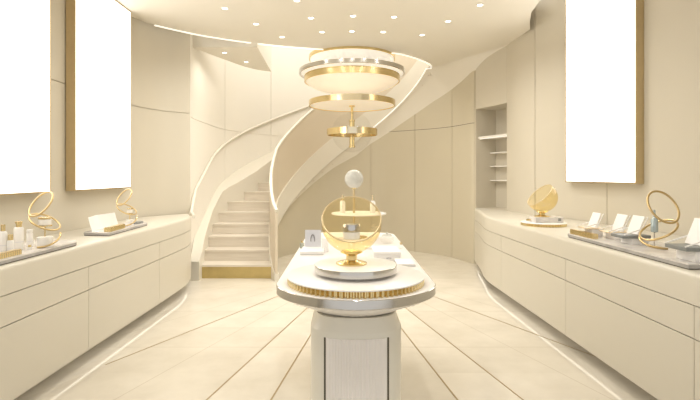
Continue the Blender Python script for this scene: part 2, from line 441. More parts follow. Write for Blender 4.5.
# sloping soffit between stair string and back wall
rows = []
def soff(inn, out):
    r = []
    for j in range(11):
        t = j / 10; q = Vector(inn).lerp(Vector(out), t); q.z = inn[2] + (out[2] - inn[2]) * t ** 1.8; r.append(q)
    return r
def soffit_rows():
    rows = []
    for y in (6.95, 7.3, 7.7):
        rows.append(soff((x_in(y, RI), y, max(.02, S_z(y) - .26)), (x_in(y, 1.365), y, max(.02, S_z(y) - .44))))
    th = 180
    while th >= 18:
        p = polar_in(RI, th)
        # nearest wall point in the same direction
        best = min(BW, key=lambda q: abs(theta(q) - th) + (10 if q.y < 7.99 and q.x < 0 else 0))
        L = plen(BW)
        q = best
        # interpolate on the wall path
        for a, c in zip(BW, BW[1:]):
            ta, tc_ = theta(a), theta(c)
            if ta <= th <= tc_ : q = a.lerp(c, (th - ta) / max(1e-6, tc_ - ta)); break
        rows.append(soff((p.x, p.y, min(HC, S_th(th) - .34)), (q.x, q.y, back_top(q) - .004))); th -= 4
    for inn, th in (((1.53, 8.42), 15), ((1.65, 8.22), 9), ((1.78, 8.0), 0), ((1.93, 7.74), -6), ((2.06, 7.5), -9)):
        for a, c in zip(BW, BW[1:]):
            if theta(a) <= th <= theta(c): q = a.lerp(c, (th - theta(a)) / (theta(c) - theta(a))); break
        rows.append(soff((inn[0], inn[1], HC), (q.x, q.y, back_top(q) - .004)))
    rows.append(soff((2.06, 7.5, HC), (2.135, 7.65, 3.15)))
    rows.append(soff((2.18, 7.3, HC), (2.25, 7.42, 3.24)))
    rows.append(soff((2.30, 7.1, HC), (2.34, 7.17, 3.325)))
    rows.append(soff((2.41, 6.9, HC), (2.42, 6.95, HC)))
    return rows
b = MB(); b.sheet(soffit_rows()); struct(b.build('ceiling_soffit', 'ceiling', smooth=60))

# landing slab seen above the first steps
b = MB()
arc = catmull([(-2.20, 6.86), (-2.07, 7.2), (-1.92, 7.56), (-1.74, 7.97), (-1.55, 8.26), (-1.32, 8.42)], 6)
b.prism(arc + [Vector((-1.27, 6.8)), Vector((-2.21, 6.8))], 3.30, 3.72); struct(b.build('ceiling_landing', 'ceiling', smooth=0))

# LED line along the opening and the string
line = [(p.x, p.y + .006, HC - .009) for p in OPEN[1:]]
th = 21
while th <= 78: 
    p = polar(RI - .006, th); line.append((p.x, p.y, min(HC - .004, S_th(th) - .335))); th += 3
b = MB(); b.tube(line, 0.008, 6); struct(b.build('trim_21', 'ledtrim'))

# ------------------------------------------------------------------ staircase (thing)
st = thing('staircase', 'curving staircase with pale stone steps, brass bottom riser and solid cream balustrade', 'staircase', (-1.5, 6.6, 0))
xi, xo = SC.x - RS, SC.x - RO
def step_poly(k):
    def edge(k):
        if k <= 5:
            y = 6.6 + .3 * (k - 1); return Vector((x_in(y, RS), y)), Vector((x_out(y), y))
        t = 177 - 9.2 * (k - 6); return polar_in(RS, t), polar_out(t)
    a, c = edge(k); d, e = edge(k + 1)
    if k == 5: return [a, c, Vector((x_out(8), 8.0)), e, d, Vector((x_in(8, RS), 8.0))]
    if k > 5:
        tm = 177 - 9.2 * (k - 5.5); return [a, c, polar_out(tm), e, d, polar_in(RS, tm)]
    return [a, c, e, d]
for k in range(1, 24):
    top = .19 + .16 * (k - 1); P = step_poly(k)
    b = MB(); b.prism(P, max(0.0, top - (.30 if k > 1 else .19)), top - .028)
    o = b.build('step', 'goldriser' if k == 1 else 'step', st, smooth=0)
    if k == 1: o['label'] = 'brass-faced bottom riser'
    # tread slab with a small nosing
    d = (P[0] - P[-1 if k < 5 else -2]).normalized() * .012
    Q = [P[0] + d, P[1] + d] + P[2:]
    b = MB(); b.prism(Q, top - .028, top); b.build('tread', 'step', o, smooth=0)
# inner string + balustrade + handrail
ic = inner_curve(RI); oc = inner_curve(RS)
def sheet_band(ci, co, lo, hi, clampz=None):
    rings = []
    for (p, h), (q, g) in zip(ci, co):
        z0, z1 = max(0.0, h + lo), h + hi
        if clampz: z0 = min(z0, clampz)
        rings.append([(p.x, p.y, z0), (q.x, q.y, z0), (q.x, q.y, z1), (p.x, p.y, z1)])
    return MB().rings(rings)
def sub(curve, a, b_): return curve[a:b_]
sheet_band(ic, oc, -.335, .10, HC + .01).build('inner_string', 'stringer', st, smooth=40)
icm = inner_curve(RI + .015); ocm = inner_curve(RS - .01)
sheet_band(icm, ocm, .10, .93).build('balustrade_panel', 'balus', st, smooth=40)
mid = inner_curve((RI + RS) / 2)
hr = [(p.x, p.y, h + .955) for p, h in mid]
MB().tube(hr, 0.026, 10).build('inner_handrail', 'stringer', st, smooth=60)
# outer skirting and wall handrail
osk = []; osk2 = []
for y in (6.45, 6.6, 6.9, 7.2, 7.5, 7.8): osk.append((Vector((x_out(y), y)), S_z(y))); osk2.append((Vector((xw + .003, y)), S_z(y)))
for t in range(180, 19, -4): osk.append((polar_out(t), S_th(t))); osk2.append((polar(RW - .003, t), S_th(t)))
osk[0] = (Vector((x_out(6.45), 6.45)), 0.02); osk2[0] = (Vector((-2.135, 6.45)), .02)
osk2[1] = (Vector((-2.155, 6.6)), S_z(6.6))
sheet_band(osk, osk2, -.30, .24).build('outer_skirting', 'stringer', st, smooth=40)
wr = [(-1.985, 6.16, .905), (-2.03, 6.27, .915), (-2.09, 6.38, .93), (-2.115, 6.50, 1.0), (-2.14, 6.65, 1.12)]
for y in (6.9, 7.2, 7.5, 7.8): wr.append((xw + .03, y, S_z(y) + .94))
for t in range(180, 19, -4):
    p = polar(RW - .03, t); wr.append((p.x, p.y, S_th(t) + .90))
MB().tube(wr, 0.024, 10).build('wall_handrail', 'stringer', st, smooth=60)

# ------------------------------------------------------------------ counters
LF = catmull([(-1.98, 0.6), (-1.975, 2.9), (-1.94, 4.6), (-1.925, 5.5), (-1.95, 5.85), (-2.01, 6.14)], 8)
LB = [Vector((-2.615, .6)), Vector((-2.605, 4.5)), Vector((-2.595, 5.55)), Vector((-2.53, 5.94)), Vector((-2.37, 6.24)), Vector((-2.15, 6.44))]
RF = catmull([(1.92, 0.6), (1.865, 2.8), (1.83, 4.4), (1.80, 5.55), (1.80, 5.9), (1.83, 6.2), (1.89, 6.5), (1.96, 6.9), (2.03, 7.35), (2.10, 7.60)], 8)
RB = [Vector((3.145, .6)), Vector((3.11, 2.6)), Vector((2.892, 4.4)), Vector((2.732, 5.5)), Vector((2.572, 5.95)), Vector((2.462, 6.25)), Vector((2.402, 6.6)), Vector((2.392, 6.97)), Vector((2.135, 7.62))]
def worktop(front, back, sgn):
    prof = [(0.0, .752), (0.0, .888), (.004, .905), (.012, .915), (.024, .9195), (.045, .921)]
    rings = []
    for ins, z in prof:
        fr = offset(front, sgn * ins); rings.append([(p.x, p.y, z) for p in fr] + [(p.x, p.y, z) for p in reversed(back)])
    return MB().rings(rings)
# direction: front paths run away from the camera; their left-hand side is -X
tag(worktop(LF, LB, +1).build('worktop', 'cab', smooth=35), 'long cream countertop with rounded front edge along the left wall, meeting the stairs', 'countertop', 'cream countertops')
tag(worktop(RF, RB, -1).build('worktop', 'cab', smooth=35), 'long cream countertop with rounded front edge along the right wall, reaching the niche', 'countertop', 'cream countertops')
def unit(front, back, s0, s1, sgn, label, group):
    f = cut(front, s0, s1); a, c = f[0], f[-1]
    t = thing('counter_cabinet', label, 'cabinet', (a.x, a.y, 0), group)
    g = .0025
    ff = cut(front, s0 + g, s1 - g)
    def near_back(p):
        q = [v for v in back]; 
        for u, w in zip(back, back[1:]):
            if min(u.y, w.y) <= p.y <= max(u.y, w.y): return u.lerp(w, (p.y - u.y) / (w.y - u.y))
        return back[-1] if p.y > back[-1].y else back[0]
    body_f = offset(cut(front, s0 + .001, s1 - .001), sgn * .024)
    if sgn < 0 and s1 > plen(front)[-1] - .01: bk = offset(cut(front, s0 + .001, s1 - .25), sgn * .30)
    else: bk = [near_back(p) for p in (body_f[0], body_f[len(body_f) // 2], body_f[-1])]
    b = MB(); b.prism(body_f + bk[::-1], .115, .751); b.build('body', 'gapm', t, smooth=30)
    for z0, z1, nm in ((.573, .747, 'drawer_front'), (.112, .567, 'door_front')):
        fo = offset(ff, 0); bi = offset(ff, sgn * .022)
        rings = [[(p.x, p.y, z0) for p in fo] + [(p.x, p.y, z0) for p in reversed(bi)], [(p.x, p.y, z1) for p in fo] + [(p.x, p.y, z1) for p in reversed(bi)]]
        MB().rings(rings).build(nm, 'cab', t, smooth=30)
    kf = offset(cut(front, s0, s1), sgn * .16)
    kb = offset(cut(front, s0, s1), sgn * .30)
    b = MB(); b.prism(kf + kb[::-1], 0, .114); b.build('plinth', 'cab', t, smooth=30)
    l0 = offset(cut(front, s0, s1), sgn * .05); l1 = offset(cut(front, s0, s1), sgn * .0565)
    b = MB(); b.prism(l0 + l1[::-1], .098, .111); b.build('light_strip', 'led', t, smooth=0)
    return t
def units(front, back, ys, sgn, labels, group):
    ss = [s_at_y(front, y) if y else plen(front)[-1] for y in ys]
    for a, c, l in zip(ss, ss[1:], labels): unit(front, back, a, c, sgn, l, group)
units(LF, LB, [.62, 2.3, 3.6, 4.9, None], +1,
      ['cream cabinet nearest the viewer under the left counter', 'cream cabinet below the bottle tray, second along the left counter',
       'cream cabinet below the far gold hoops, third along the left counter', 'curved cream end cabinet of the left counter beside the stairs'], 'left counter cabinets')
units(RF, RB, [.62, 2.52, 3.92, 5.43, None], -1,
      ['cream cabinet at the right edge of the photo, cut off by the frame', 'cream cabinet under the gold hoops, second along the right counter',
       'cream cabinet under the fluted gold disc, third along the right counter', 'rounded cream end cabinet of the right counter by the niche'], 'right counter cabinets')

# ------------------------------------------------------------------ wall light panels
def light_panel(p0, p1, inn, z0, z1, label, dp=0.08):
    p0, p1 = V2(p0), V2(p1); d = (p1 - p0).normalized(); n = V2(inn)      # n points to the wall
    c = (p0 + p1) / 2
    t = thing('light_panel', label, 'light panel', (c.x, c.y, z0), 'lit wall panels')
    def pr(a0, a1, n0, n1, h0, h1, b):
        L = (p1 - p0).length
        q = [p0 + d * a0 + n * n0, p0 + d * a1 + n * n0, p0 + d * a1 + n * n1, p0 + d * a0 + n * n1]; b.prism(q, h0, h1)
    L = (p1 - p0).length; w = .012
    b = MB(); pr(0, w, 0, dp, z0, z1, b); pr(L - w, L, 0, dp, z0, z1, b); pr(w, L - w, 0, dp, z0, z0 + w, b); pr(w, L - w, 0, dp, z1 - w, z1, b)
    pr(w, L - w, dp - .012, dp, z0 + w, z1 - w, b)
    b.build('frame', 'bronze', t, smooth=0)
    b = MB(); pr(w, L - w, .003, dp - .02, z0 + w, z1 - w, b); b.build('diffuser', 'panel', t, smooth=0)
light_panel((-2.515, 4.38), (-2.51, 5.52), (-1, 0), 1.30, HC - .005, 'tall lit white panel in brass frame on left wall, the one nearer the stairs', .088)
light_panel((-2.52, 2.35), (-2.515, 4.02), (-1, 0), 1.30, HC - .005, 'tall lit white panel at the left edge of the photo, above the bottles', .088)
nn2 = Vector((.99, .14)).normalized()
light_panel((2.80, 4.52), (2.635, 5.62), nn2, 1.365, 3.93, 'tall lit white panel in brass frame on the right wall', .09)

# ------------------------------------------------------------------ downlights
DL = [((225, 8.4), 'ceiling downlight farthest left, above the curving ceiling edge'),
      ((256, 24), 'second ceiling downlight from the left, between two others on a slant'),
      ((282, 37), 'ceiling downlight closest to the lit opening edge left of the chandelier'),
      ((297, 0.5), 'ceiling downlight cut by the top edge of the photo'),
      ((311, 18), 'left ceiling downlight of the middle row'), ((322, 32), 'left ceiling downlight of the row just above the chandelier'),
      ((353, 16), 'central ceiling downlight of the middle row'), ((352, 31.3), 'second from left downlight in the row just above the chandelier'),
      ((394, 17), 'third ceiling downlight along the middle row, right of centre'), ((383, 32), 'third from left downlight in the row just above the chandelier'),
      ((448, 21.3), 'ceiling downlight right of the middle row, second from the far right'), ((422, 35), 'right ceiling downlight at the bend of the stair opening'),
      ((480, 5), 'ceiling downlight farthest right, towards the lit wall panel')]
proto = None
def downlight(p, label, group='ceiling downlights'):
    t = thing('downlight', label, 'ceiling light', p, group)
    MB().lathe([(.030, 0), (.047, 0), (.047, -.004), (.040, -.006), (.030, -.002), (.030, 0)], p, 24).build('trim_ring', 'white', t)
    b = MB(); b.lathe([(.030, -.001), (.029, -.0025)], p, 24, None, True, True); b.build('lens', 'lamp', t)
    return t
LIGHTCOL = (1.0, 0.97, 0.905)
def lamp(loc, power, size=.10, spread=150):
    l = bpy.data.lights.new('lamp', 'AREA'); l.shape = 'DISK'; l.size = size; l.energy = power; l.color = LIGHTCOL; l.spread = math.radians(spread)
    o = bpy.data.objects.new('lamp_light', l); C.objects.link(o); o.location = loc
    return o
PW = 9.0
for (px, py), lab in DL:
    y = F * (HC - EYE) / (VY - py); p = ((px - VX) * y / F, y, HC)
    if proto is None: proto = downlight(p, lab)
    else: dup(proto, p, lab)
    lamp((p[0], p[1], HC - .012), PW)
for x, y in ((-1.2, 1.2), (0.1, 1.0), (1.3, 1.2), (-1.2, 2.8), (0.1, 2.6), (1.3, 2.8), (-1.3, 4.2), (1.5, 4.4)):
    dup(proto, (x, y, HC), 'ceiling downlight above and in front of the picture edge'); lamp((x, y, HC - .012), PW)
for px, py, lab in ((224.5, 52.7, 'left of two small downlights under the landing above the stairs'), (246.3, 61.8, 'right of two small downlights under the landing above the stairs')):
    y = F * (3.30 - EYE) / (VY - py); p = ((px - VX) * y / F, y, 3.30); dup(proto, p, lab, group='landing downlights'); lamp((p[0], p[1], 3.288), 5)
# bright upper floor
l = bpy.data.lights.new('upper_floor_light', 'AREA'); l.shape = 'RECTANGLE'; l.size = 2.4; l.size_y = 2.2; l.energy = 150; l.color = (1, .965, .90)
o = bpy.data.objects.new('upper_floor_light', l); C.objects.link(o); o.location = (0.0, 8.3, 5.55)

# ------------------------------------------------------------------ chandelier
CX, CY = 0.115, 7.7
ch = thing('chandelier', 'tiered chandelier of brass-rimmed glowing discs hanging in the stair opening', 'chandelier', (CX, CY, 1.9))
def disc(name, r, z0, hgt, rim, dif, bowl=0.0, t=0.02, bp=1.0):
    c = (CX, CY, 0)
    d = MB().lathe([(r - t, z0 + .012)] + [((r - t) * math.cos(a), z0 + .012 - bowl * (math.sin(a) ** 2 if bp == 2 else math.sin(a) ** bp)) for a in [PI / 2 * k / 8 for k in range(1, 8)]] + [(.001, z0 + .012 - bowl)], c, 72).build(name, dif, ch, smooth=60)
    b = MB(); b.lathe([(r - t, z0), (r, z0), (r, z0 + hgt), (r - t, z0 + hgt), (r - t, z0)], c, 72); b.build('rim', rim, d, smooth=40)
    b = MB(); b.lathe([(.03, z0 + hgt - .012), (r - t, z0 + hgt - .012)], c, 72); b.build('top_cover', 'white', d)
    return d
d = disc('lower_disc', .705, 2.575, .085, 'gold', 'diffuser')
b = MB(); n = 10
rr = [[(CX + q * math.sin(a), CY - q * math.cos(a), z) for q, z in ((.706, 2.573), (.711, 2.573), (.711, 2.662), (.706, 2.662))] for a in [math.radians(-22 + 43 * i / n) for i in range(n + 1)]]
b.rings(rr).build('rim_front_band', 'palegold', d, smooth=40)  # paler brass band laid over the front of the disc rim
disc('glass_bowl', .78, 2.965, .10, 'gold', 'diffuser', bowl=.21, bp=1.5)
disc('upper_disc', .865, 3.09, .062, 'chrome', 'diffwhite', t=.03)
disc('top_disc', .705, 3.335, .06, 'gold', 'diffwhite', bowl=.14, bp=.4)
rg = MB(); rg.lathe([(.395, 2.10), (.413, 2.10), (.413, 2.20), (.395, 2.20), (.395, 2.10)], (CX, CY, 0), 64); rg = rg.build('ring', 'gold', ch, smooth=40)
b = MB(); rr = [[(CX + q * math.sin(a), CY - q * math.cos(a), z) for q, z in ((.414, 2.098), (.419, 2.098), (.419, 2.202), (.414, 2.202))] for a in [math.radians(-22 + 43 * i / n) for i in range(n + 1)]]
b.rings(rr).build('ring_front_band', 'palegold', rg, smooth=40)  # same paler band on the front of the small ring
for a in (0, PI / 2):
    pass
b = MB(); b.box(CX - .40, CX + .40, CY - .008, CY + .008, 2.142, 2.158); b.build('cross_arm', 'gold', ch)
MB().sphere(.33, (CX, CY, 2.15), 40).build('clear_globe', 'clear', ch, smooth=60)
b = MB(); b.cyl(.022, 2.35, 5.56, (CX, CY), 20); b.build('rod', 'gold', ch)
b = MB(); b.lathe([(.001, 1.90), (.052, 1.90), (.052, 1.925), (.042, 1.935), (.042, 2.32), (.05, 2.33), (.05, 2.35), (.001, 2.36)], (CX, CY, 0), 24); b.build('finial', 'gold', ch)
b = MB(); b.lathe([(.022, 2.565), (.05, 2.565), (.05, 2.585), (.022, 2.6)], (CX, CY, 0), 24); b.build('collar', 'gold', ch)
b = MB(); b.cyl(.12, 5.55, 5.6, (CX, CY), 32, .01); b.build('ceiling_rose', 'gold', ch)

# ------------------------------------------------------------------ display table
TX = 0.052; HT = 0.93; HW = 0.384
def oblong(hw, y0, y1, b0, b1, e0, e1, n=28, ins=0.0):
    pts = []
    for i in range(n + 1):                                # front end, left to right
        a = PI + PI * i / n; c, s = math.cos(a), math.sin(a)
        pts.append((TX + (hw - ins) * math.copysign(abs(c) ** (2 / e0), c), y0 + b0 + (b0 - ins) * math.copysign(abs(s) ** (2 / e0), s)))
    for i in range(n + 1):
        a = PI * i / n; c, s = math.cos(a), math.sin(a)
        pts.append((TX + (hw - ins) * math.copysign(abs(c) ** (2 / e1), c), y1 - b1 + (b1 - ins) * math.copysign(abs(s) ** (2 / e1), s)))
    return pts
tb = thing('display_table', 'long white display table with polished steel edge in the middle of the room', 'table', (TX, 3.1, 0))
def stack(prof, fn): return MB().rings([[(p[0], p[1], z) for p in fn(ins)] for ins, z in prof])
top = lambda ins: oblong(HW, 1.95, 4.28, .33, .22, 1.88, 3.2, 48, ins)
stack([(.004, .886), (.0, .890), (.0, .926), (.003, .9285)], top).build('edge_band', 'chrome', tb, smooth=40)
stack([(.0035, .9285), (.006, .930), (.03, .930)], top).build('tabletop', 'tablewhite', tb, smooth=40)
stack([(.20, .80), (.12, .836), (.04, .868), (.012, .886)], top).build('underside', 'tablewhite', tb, smooth=50)
base = lambda ins: oblong(.216, 2.10, 4.06, .17, .17, 2.5, 2.5, 28, ins)
stack([(.02, .0), (.02, .06), (.0, .065), (.0, .735), (.004, .742), (.02, .765), (.03, .80)], base).build('pedestal', 'pedestal', tb, smooth=35)
# fluted front panel between two dark slots
pedf = [V2(p) for p in base(0)][:29]
def front_y(x):
    for a, c in zip(pedf, pedf[1:]):
        if a.x <= x <= c.x: return a.y + (c.y - a.y) * (x - a.x) / max(1e-9, c.x - a.x)
x0, x1 = TX - .138, TX + .138
nf = 40; fr = []; bk = []
for i in range(nf * 4 + 1):
    x = x0 + (x1 - x0) * i / (nf * 4); fr.append(Vector((x, front_y(x) - .003 - .004 * abs(math.sin(PI * i / 4)))))
    bk.append(Vector((x, front_y(x) + .02)))
b = MB(); b.prism(fr + bk[::-1], .07, .715); b.build('fluted_panel', 'fluted', tb, smooth=0)
for s in (-1, 1):
    b = MB(); xa = TX + s * .1435; pts = [xa - .0042, xa, xa + .0042]
    b.prism([Vector((q, front_y(q) - .0015)) for q in pts] + [Vector((q, front_y(q) + .02)) for q in reversed(pts)], .07, .715); b.build('slot', 'gapm', tb, smooth=0)

def fluted_disc(c, r, z, h, label, nfl=96, m='palegold', soft=.0):
    t = thing('fluted_plinth', label, 'display plinth', (c[0], c[1], z), 'fluted round plinths')
    n = nfl * 4; pts = []
    for i in range(n):
        a = 2 * PI * i / n; q = r - .014 + (.014 if (i % 4) in (1, 2) else 0.0)
        pts.append((c[0] + q * math.cos(a), c[1] + q * math.sin(a)))
    b = MB(); b.prism(pts, z, z + h - .005); b.build('fluted_edge', 'gold' if m == 'palegold' else m, t, smooth=0)
    b = MB(); b.lathe([(r + .002, z + h - .006), (r + .002, z + h - .001), (r, z + h), (.001, z + h)], (c[0], c[1], 0), 96, None, True, False); b.build('top', 'tablewhite', t, smooth=40)
    return t
fluted_disc((TX, 2.30), .332, HT, .036, 'large round white plinth with fluted gold edge at the front of the table', 84)
t = thing('steel_plinth', 'round white plinth with polished steel rim carrying the amber globe on the table', 'display plinth', (TX, 2.31, .966))
MB().lathe([(.15, .966), (.15, .982), (.195, .982)], (TX, 2.31, 0), 72, None, True).build('foot', 'tablewhite', t)
MB().lathe([(.198, .980), (.2015, .9815), (.2015, 1.0115), (.200, 1.0130)], (TX, 2.31, 0), 96, None, True, False).build('rim', 'chrome', t, smooth=40)
MB().lathe([(.200, 1.0130), (.198, 1.0140), (.001, 1.0140)], (TX, 2.31, 0), 96).build('top', 'tablewhite', t, smooth=40)

def globe(c, zb, zc, R, n, label):
    """amber open globe on a brass foot; n = direction the mouth faces"""
    t = thing('display_globe', label, 'glass globe', (c[0], c[1], zb), 'amber globes')
    n = Vector(n).normalized(); cut_ = 0.24; ang0 = math.acos(cut_)        # mouth at cos = cut
    prof = []; m = 30
    for i in range(m + 1):
        a = PI - (PI - ang0) * i / m; prof.append((max(1e-3, R * math.sin(a)), R * math.cos(a)))
    MB().lathe(prof, (c[0], c[1], zc), 56, n).build('bowl', 'amber', t, smooth=60)
    rc = Vector((c[0], c[1], zc)) + n * (R * cut_); rr = R * math.sin(ang0)
    u = n.orthogonal().normalized(); w = n.cross(u)
    MB().tube([rc + u * rr * math.cos(2 * PI * i / 64) + w * rr * math.sin(2 * PI * i / 64) for i in range(64)], .004, 8, True).build('mouth_rim', 'bronze', t)
    k = R / .147
    MB().lathe([(.001, zb), (.076 * k, zb), (.076 * k, zb + .006), (.062 * k, zb + .011), (.034 * k, zb + .016), (.027 * k, zb + .021), (.027 * k, zc - R - .012), (.03 * k, zc - R - .006), (.055 * k, zc - R + .004), (.05 * k, zc - R + .010), (.001, zc - R * .985)], (c[0], c[1], 0), 40).build('foot', 'gold', t, smooth=50)
    return t
g = globe((TX - .02, 2.31), 1.014, 1.214, .147, (0, -.70, .72), 'open amber glass globe on a brass foot, on the steel-rimmed table plinth')
# dish and jar inside the globe
MB().lathe([(.001, 1.071), (.02, 1.071), (.016, 1.078), (.016, 1.128), (.078, 1.131), (.080, 1.137), (.001, 1.137)], (TX - .02, 2.31, 0), 40).build('inner_dish', 'clear', g, smooth=50)
j = thing('cosmetic_jar', 'silver cream jar inside the amber globe on the table', 'jar', (TX - .02, 2.31, 1.137), 'cosmetic jars')
MB().lathe([(.001, 1.137), (.038, 1.137), (.042, 1.141), (.042, 1.170), (.038, 1.172), (.001, 1.172)], (TX - .02, 2.31, 0), 36).build('body', 'bottle', j, smooth=40)
MB().lathe([(.001, 1.172), (.041, 1.172), (.043, 1.176), (.043, 1.206), (.040, 1.210), (.001, 1.211)], (TX - .02, 2.31, 0), 36).build('lid', 'chrome', j, smooth=40)

# white open gift box, card, products on the table
t = thing('booklet_box', 'small white tray box with a printed card, back left of the table', 'box', (-.215, 3.05, HT), 'table display items')
MB().box(-.292, -.140, 3.05, 3.27, HT, HT + .024, .003).build('base', 'paper', t)
MB().box(-.292, -.140, 3.048, 3.0495, HT + .001, HT + .006).build('steel_trim', 'chrome', t)
o = tag(MB().box(-.275, -.165, 3.235, 3.241, HT + .026, HT + .142, 0, rx=-.12).build('printed_card', 'printpale', loc=(-.22, 3.238, HT + .024)), 'pale printed card showing a bottle, propped upright in the white tray box', 'card')
b = MB(); b.tube([(-.222 + .013 * math.cos(a), 3.2345 - .12 * .02 * math.sin(a), HT + .075 + .034 * math.sin(a)) for a in [2 * PI * i / 28 for i in range(28)]], .004, 6, True); b.build('bottle_print', 'print', o)
o = tag(MB().box(-.150, -.118, 3.16, 3.20, HT + .0005, HT + .095, .002, rz=-.5).build('white_carton', 'paper', loc=(-.134, 3.18, HT)), 'slim white carton standing beside the printed card on the table', 'carton')
t = thing('glass_vial', 'small sage-tinted vial at the left edge of the table, beside the tray box', 'vial', (-.305, 3.34, HT))
MB().lathe([(.001, HT), (.014, HT), (.016, HT + .004), (.016, HT + .035), (.008, HT + .04), (.001, HT + .04)], (-.305, 3.34, 0), 24).build('body', 'sage', t)
MB().cyl(.008, HT + .04, HT + .052, (-.305, 3.34), 20).build('cap', 'gold', t)
t = thing('gift_box', 'white lidded gift box with tiny grey lettering, back right of the table', 'box', (.257, 2.86, HT), 'table display items')
MB().box(.176, .338, 2.86, 3.10, HT, HT + .034, .002).build('body', 'paper', t)
MB().box(.174, .340, 2.858, 3.102, HT + .035, HT + .052, .002).build('lid', 'paper', t)
b = MB(); b.box(.252, .262, 2.8575, 2.8585, HT + .012, HT + .016); b.box(.265, .270, 2.8575, 2.8585, HT + .012, HT + .018); b.box(.274, .282, 2.8575, 2.8585, HT + .012, HT + .016); b.build('lettering', 'print', t)
t = thing('glass_jar', 'clear lidded glass bowl on the table behind the white gift box', 'glass bowl', (.32, 3.58, HT))
MB().lathe([(.001, HT + .004), (.03, HT), (.052, HT + .018), (.05, HT + .046), (.036, HT + .056)], (.32, 3.58, 0), 32).build('bowl', 'clear', t, smooth=60)
MB().lathe([(.038, HT + .056), (.030, HT + .068), (.006, HT + .072), (.010, HT + .082), (.001, HT + .086)], (.32, 3.58, 0), 32).build('lid', 'frost', t, smooth=60)
t = thing('glass_jar', 'clear cylindrical glass jar between the amber globe and gift box', 'glass jar', (.146, 2.92, HT))
MB().lathe([(.001, HT), (.024, HT), (.026, HT + .004), (.026, HT + .055), (.02, HT + .058)], (.146, 2.92, 0), 28).build('body', 'clear', t)
MB().lathe([(.022, HT + .058), (.022, HT + .072), (.001, HT + .073)], (.146, 2.92, 0), 28).build('lid', 'bottle', t)
t = thing('perfume_bottle', 'tiny bottle with brass cap at the right table edge behind the flat tray', 'bottle', (.395, 3.32, HT))
MB().cyl(.013, HT, HT + .03, (.395, 3.32), 20, .002).build('body', 'clear', t)
MB().cyl(.009, HT + .03, HT + .045, (.395, 3.32), 20).build('cap', 'bronze', t)
t = thing('flat_tray', 'flat white tray with steel edge at the right side of the table', 'tray', (.348, 2.75, HT))
MB().box(.295, .400, 2.66, 2.84, HT, HT + .008).build('edge', 'chrome', t)
MB().box(.296, .399, 2.661, 2.839, HT + .008, HT + .016, .002).build('top', 'paper', t)

# tiered stand with opal lamp at the back of the table
sx, sy = .095, 3.9
t = thing('tiered_stand', 'white round stand topped by an opal glass ball at the far end of the table', 'display stand', (sx, sy, HT))
MB().lathe([(.001, HT), (.09, HT), (.09, HT + .008), (.012, HT + .018)], (sx, sy, 0), 40).build('base', 'gold', t, smooth=50)
MB().cyl(.010, HT + .015, 1.345, (sx - .02, sy), 16).build('pole', 'bronze', t)
MB().lathe([(.001, 1.122), (.225, 1.126), (.228, 1.131), (.225, 1.136), (.001, 1.136)], (sx + .02, sy, 0), 56).build('shelf', 'tablewhite', t, smooth=50)
MB().sphere(.077, (sx - .02, sy, 1.417), 36).build('opal_ball', 'frost', t, smooth=60)
MB().lathe([(.001, 1.335), (.02, 1.338), (.026, 1.35), (.012, 1.352)], (sx - .02, sy, 0), 24).build('ball_cup', 'gold', t)
for dx, lab in ((-.115, 'slim white bottle left of the opal ball stand, mostly behind the amber globe'), (.135, 'slim white bottle on the round stand right of the amber globe')):
    t = thing('slim_bottle', lab, 'bottle', (sx + dx, sy, 1.136), 'stand bottles')
    MB().lathe([(.001, 1.136), (.020, 1.136), (.022, 1.14), (.022, 1.225), (.012, 1.238), (.001, 1.238)], (sx + dx, sy, 0), 24).build('body', 'bottle', t, smooth=50)
    MB().cyl(.011, 1.238, 1.285, (sx + dx, sy), 20, .002).build('cap', 'palegold', t)

# ------------------------------------------------------------------ counter displays
HCn = .921
def tray(poly, label, h=.032):
    c = sum((V2(p) for p in poly), Vector((0, 0))) / len(poly)
    t = thing('marble_tray', label, 'tray', (c.x, c.y, HCn), 'marble display trays')
    P = [V2(p) for p in poly]
    MB().prism([c + (p - c) * .985 for p in P], HCn, HCn + .007).build('foot', 'gapm', t, smooth=0)
    MB().prism(P, HCn + .006, HCn + h - .008).build('slab', 'greystone', t, smooth=0)
    MB().prism([c + (p - c) * .998 for p in P], HCn + h - .008, HCn + h).build('top', 'marble', t, smooth=0)
tray([(-2.01, 2.2), (-2.01, 3.52), (-2.06, 3.60), (-2.37, 3.60), (-2.37, 2.2)], 'grey marble tray with white bottles at the left edge of the left counter')
tray([(-2.04, 4.06), (-2.07, 4.92), (-2.29, 4.92), (-2.28, 4.10)], 'grey marble tray with an open leaflet, farther along the left counter')
tray([(1.915, 2.62), (1.895, 4.0), (2.32, 4.0), (2.36, 2.62)], 'long grey marble tray of boxes and gold hoops on the right counter', .034)
TT = HCn + .032; TR = HCn + .034
def bottle(x, y, z, r, h, ch, cr, label, cap='gold', flare=0):
    t = thing('lotion_bottle', label, 'bottle', (x, y, z), 'white bottles on the left counter')
    MB().lathe([(.001, z), (r - .003, z), (r, z + .004), (r, z + h - .008), (r - .006, z + h), (.001, z + h)], (x, y, 0), 28).build('body', 'bottle', t, smooth=45)
    MB().lathe([(.001, z + h), (cr, z + h), (cr, z + h + ch * .4), (cr + flare, z + h + ch), (.001, z + h + ch)], (x, y, 0), 28).build('cap', cap, t, smooth=45)
    MB().lathe([(r + .0004, z + h * .35), (r + .0004, z + h * .37)], (x, y, 0), 28).build('printed_line', 'printpale', t)
bottle(-2.175, 2.99, TT, .023, .140, .042, .012, 'tall white gold-capped bottle cut by the left edge of the photo')
bottle(-2.135, 3.00, TT, .019, .082, .036, .014, 'small white gold-capped bottle between the two tall ones')
bottle(-2.165, 3.12, TT, .029, .152, .036, .016, 'tallest white bottle with flared gold cap on the left tray', flare=.007)
bottle(-2.20, 3.28, TT, .020, .098, .018, .019, 'plain white tube bottle just right of the tallest white bottle', cap='bottle')
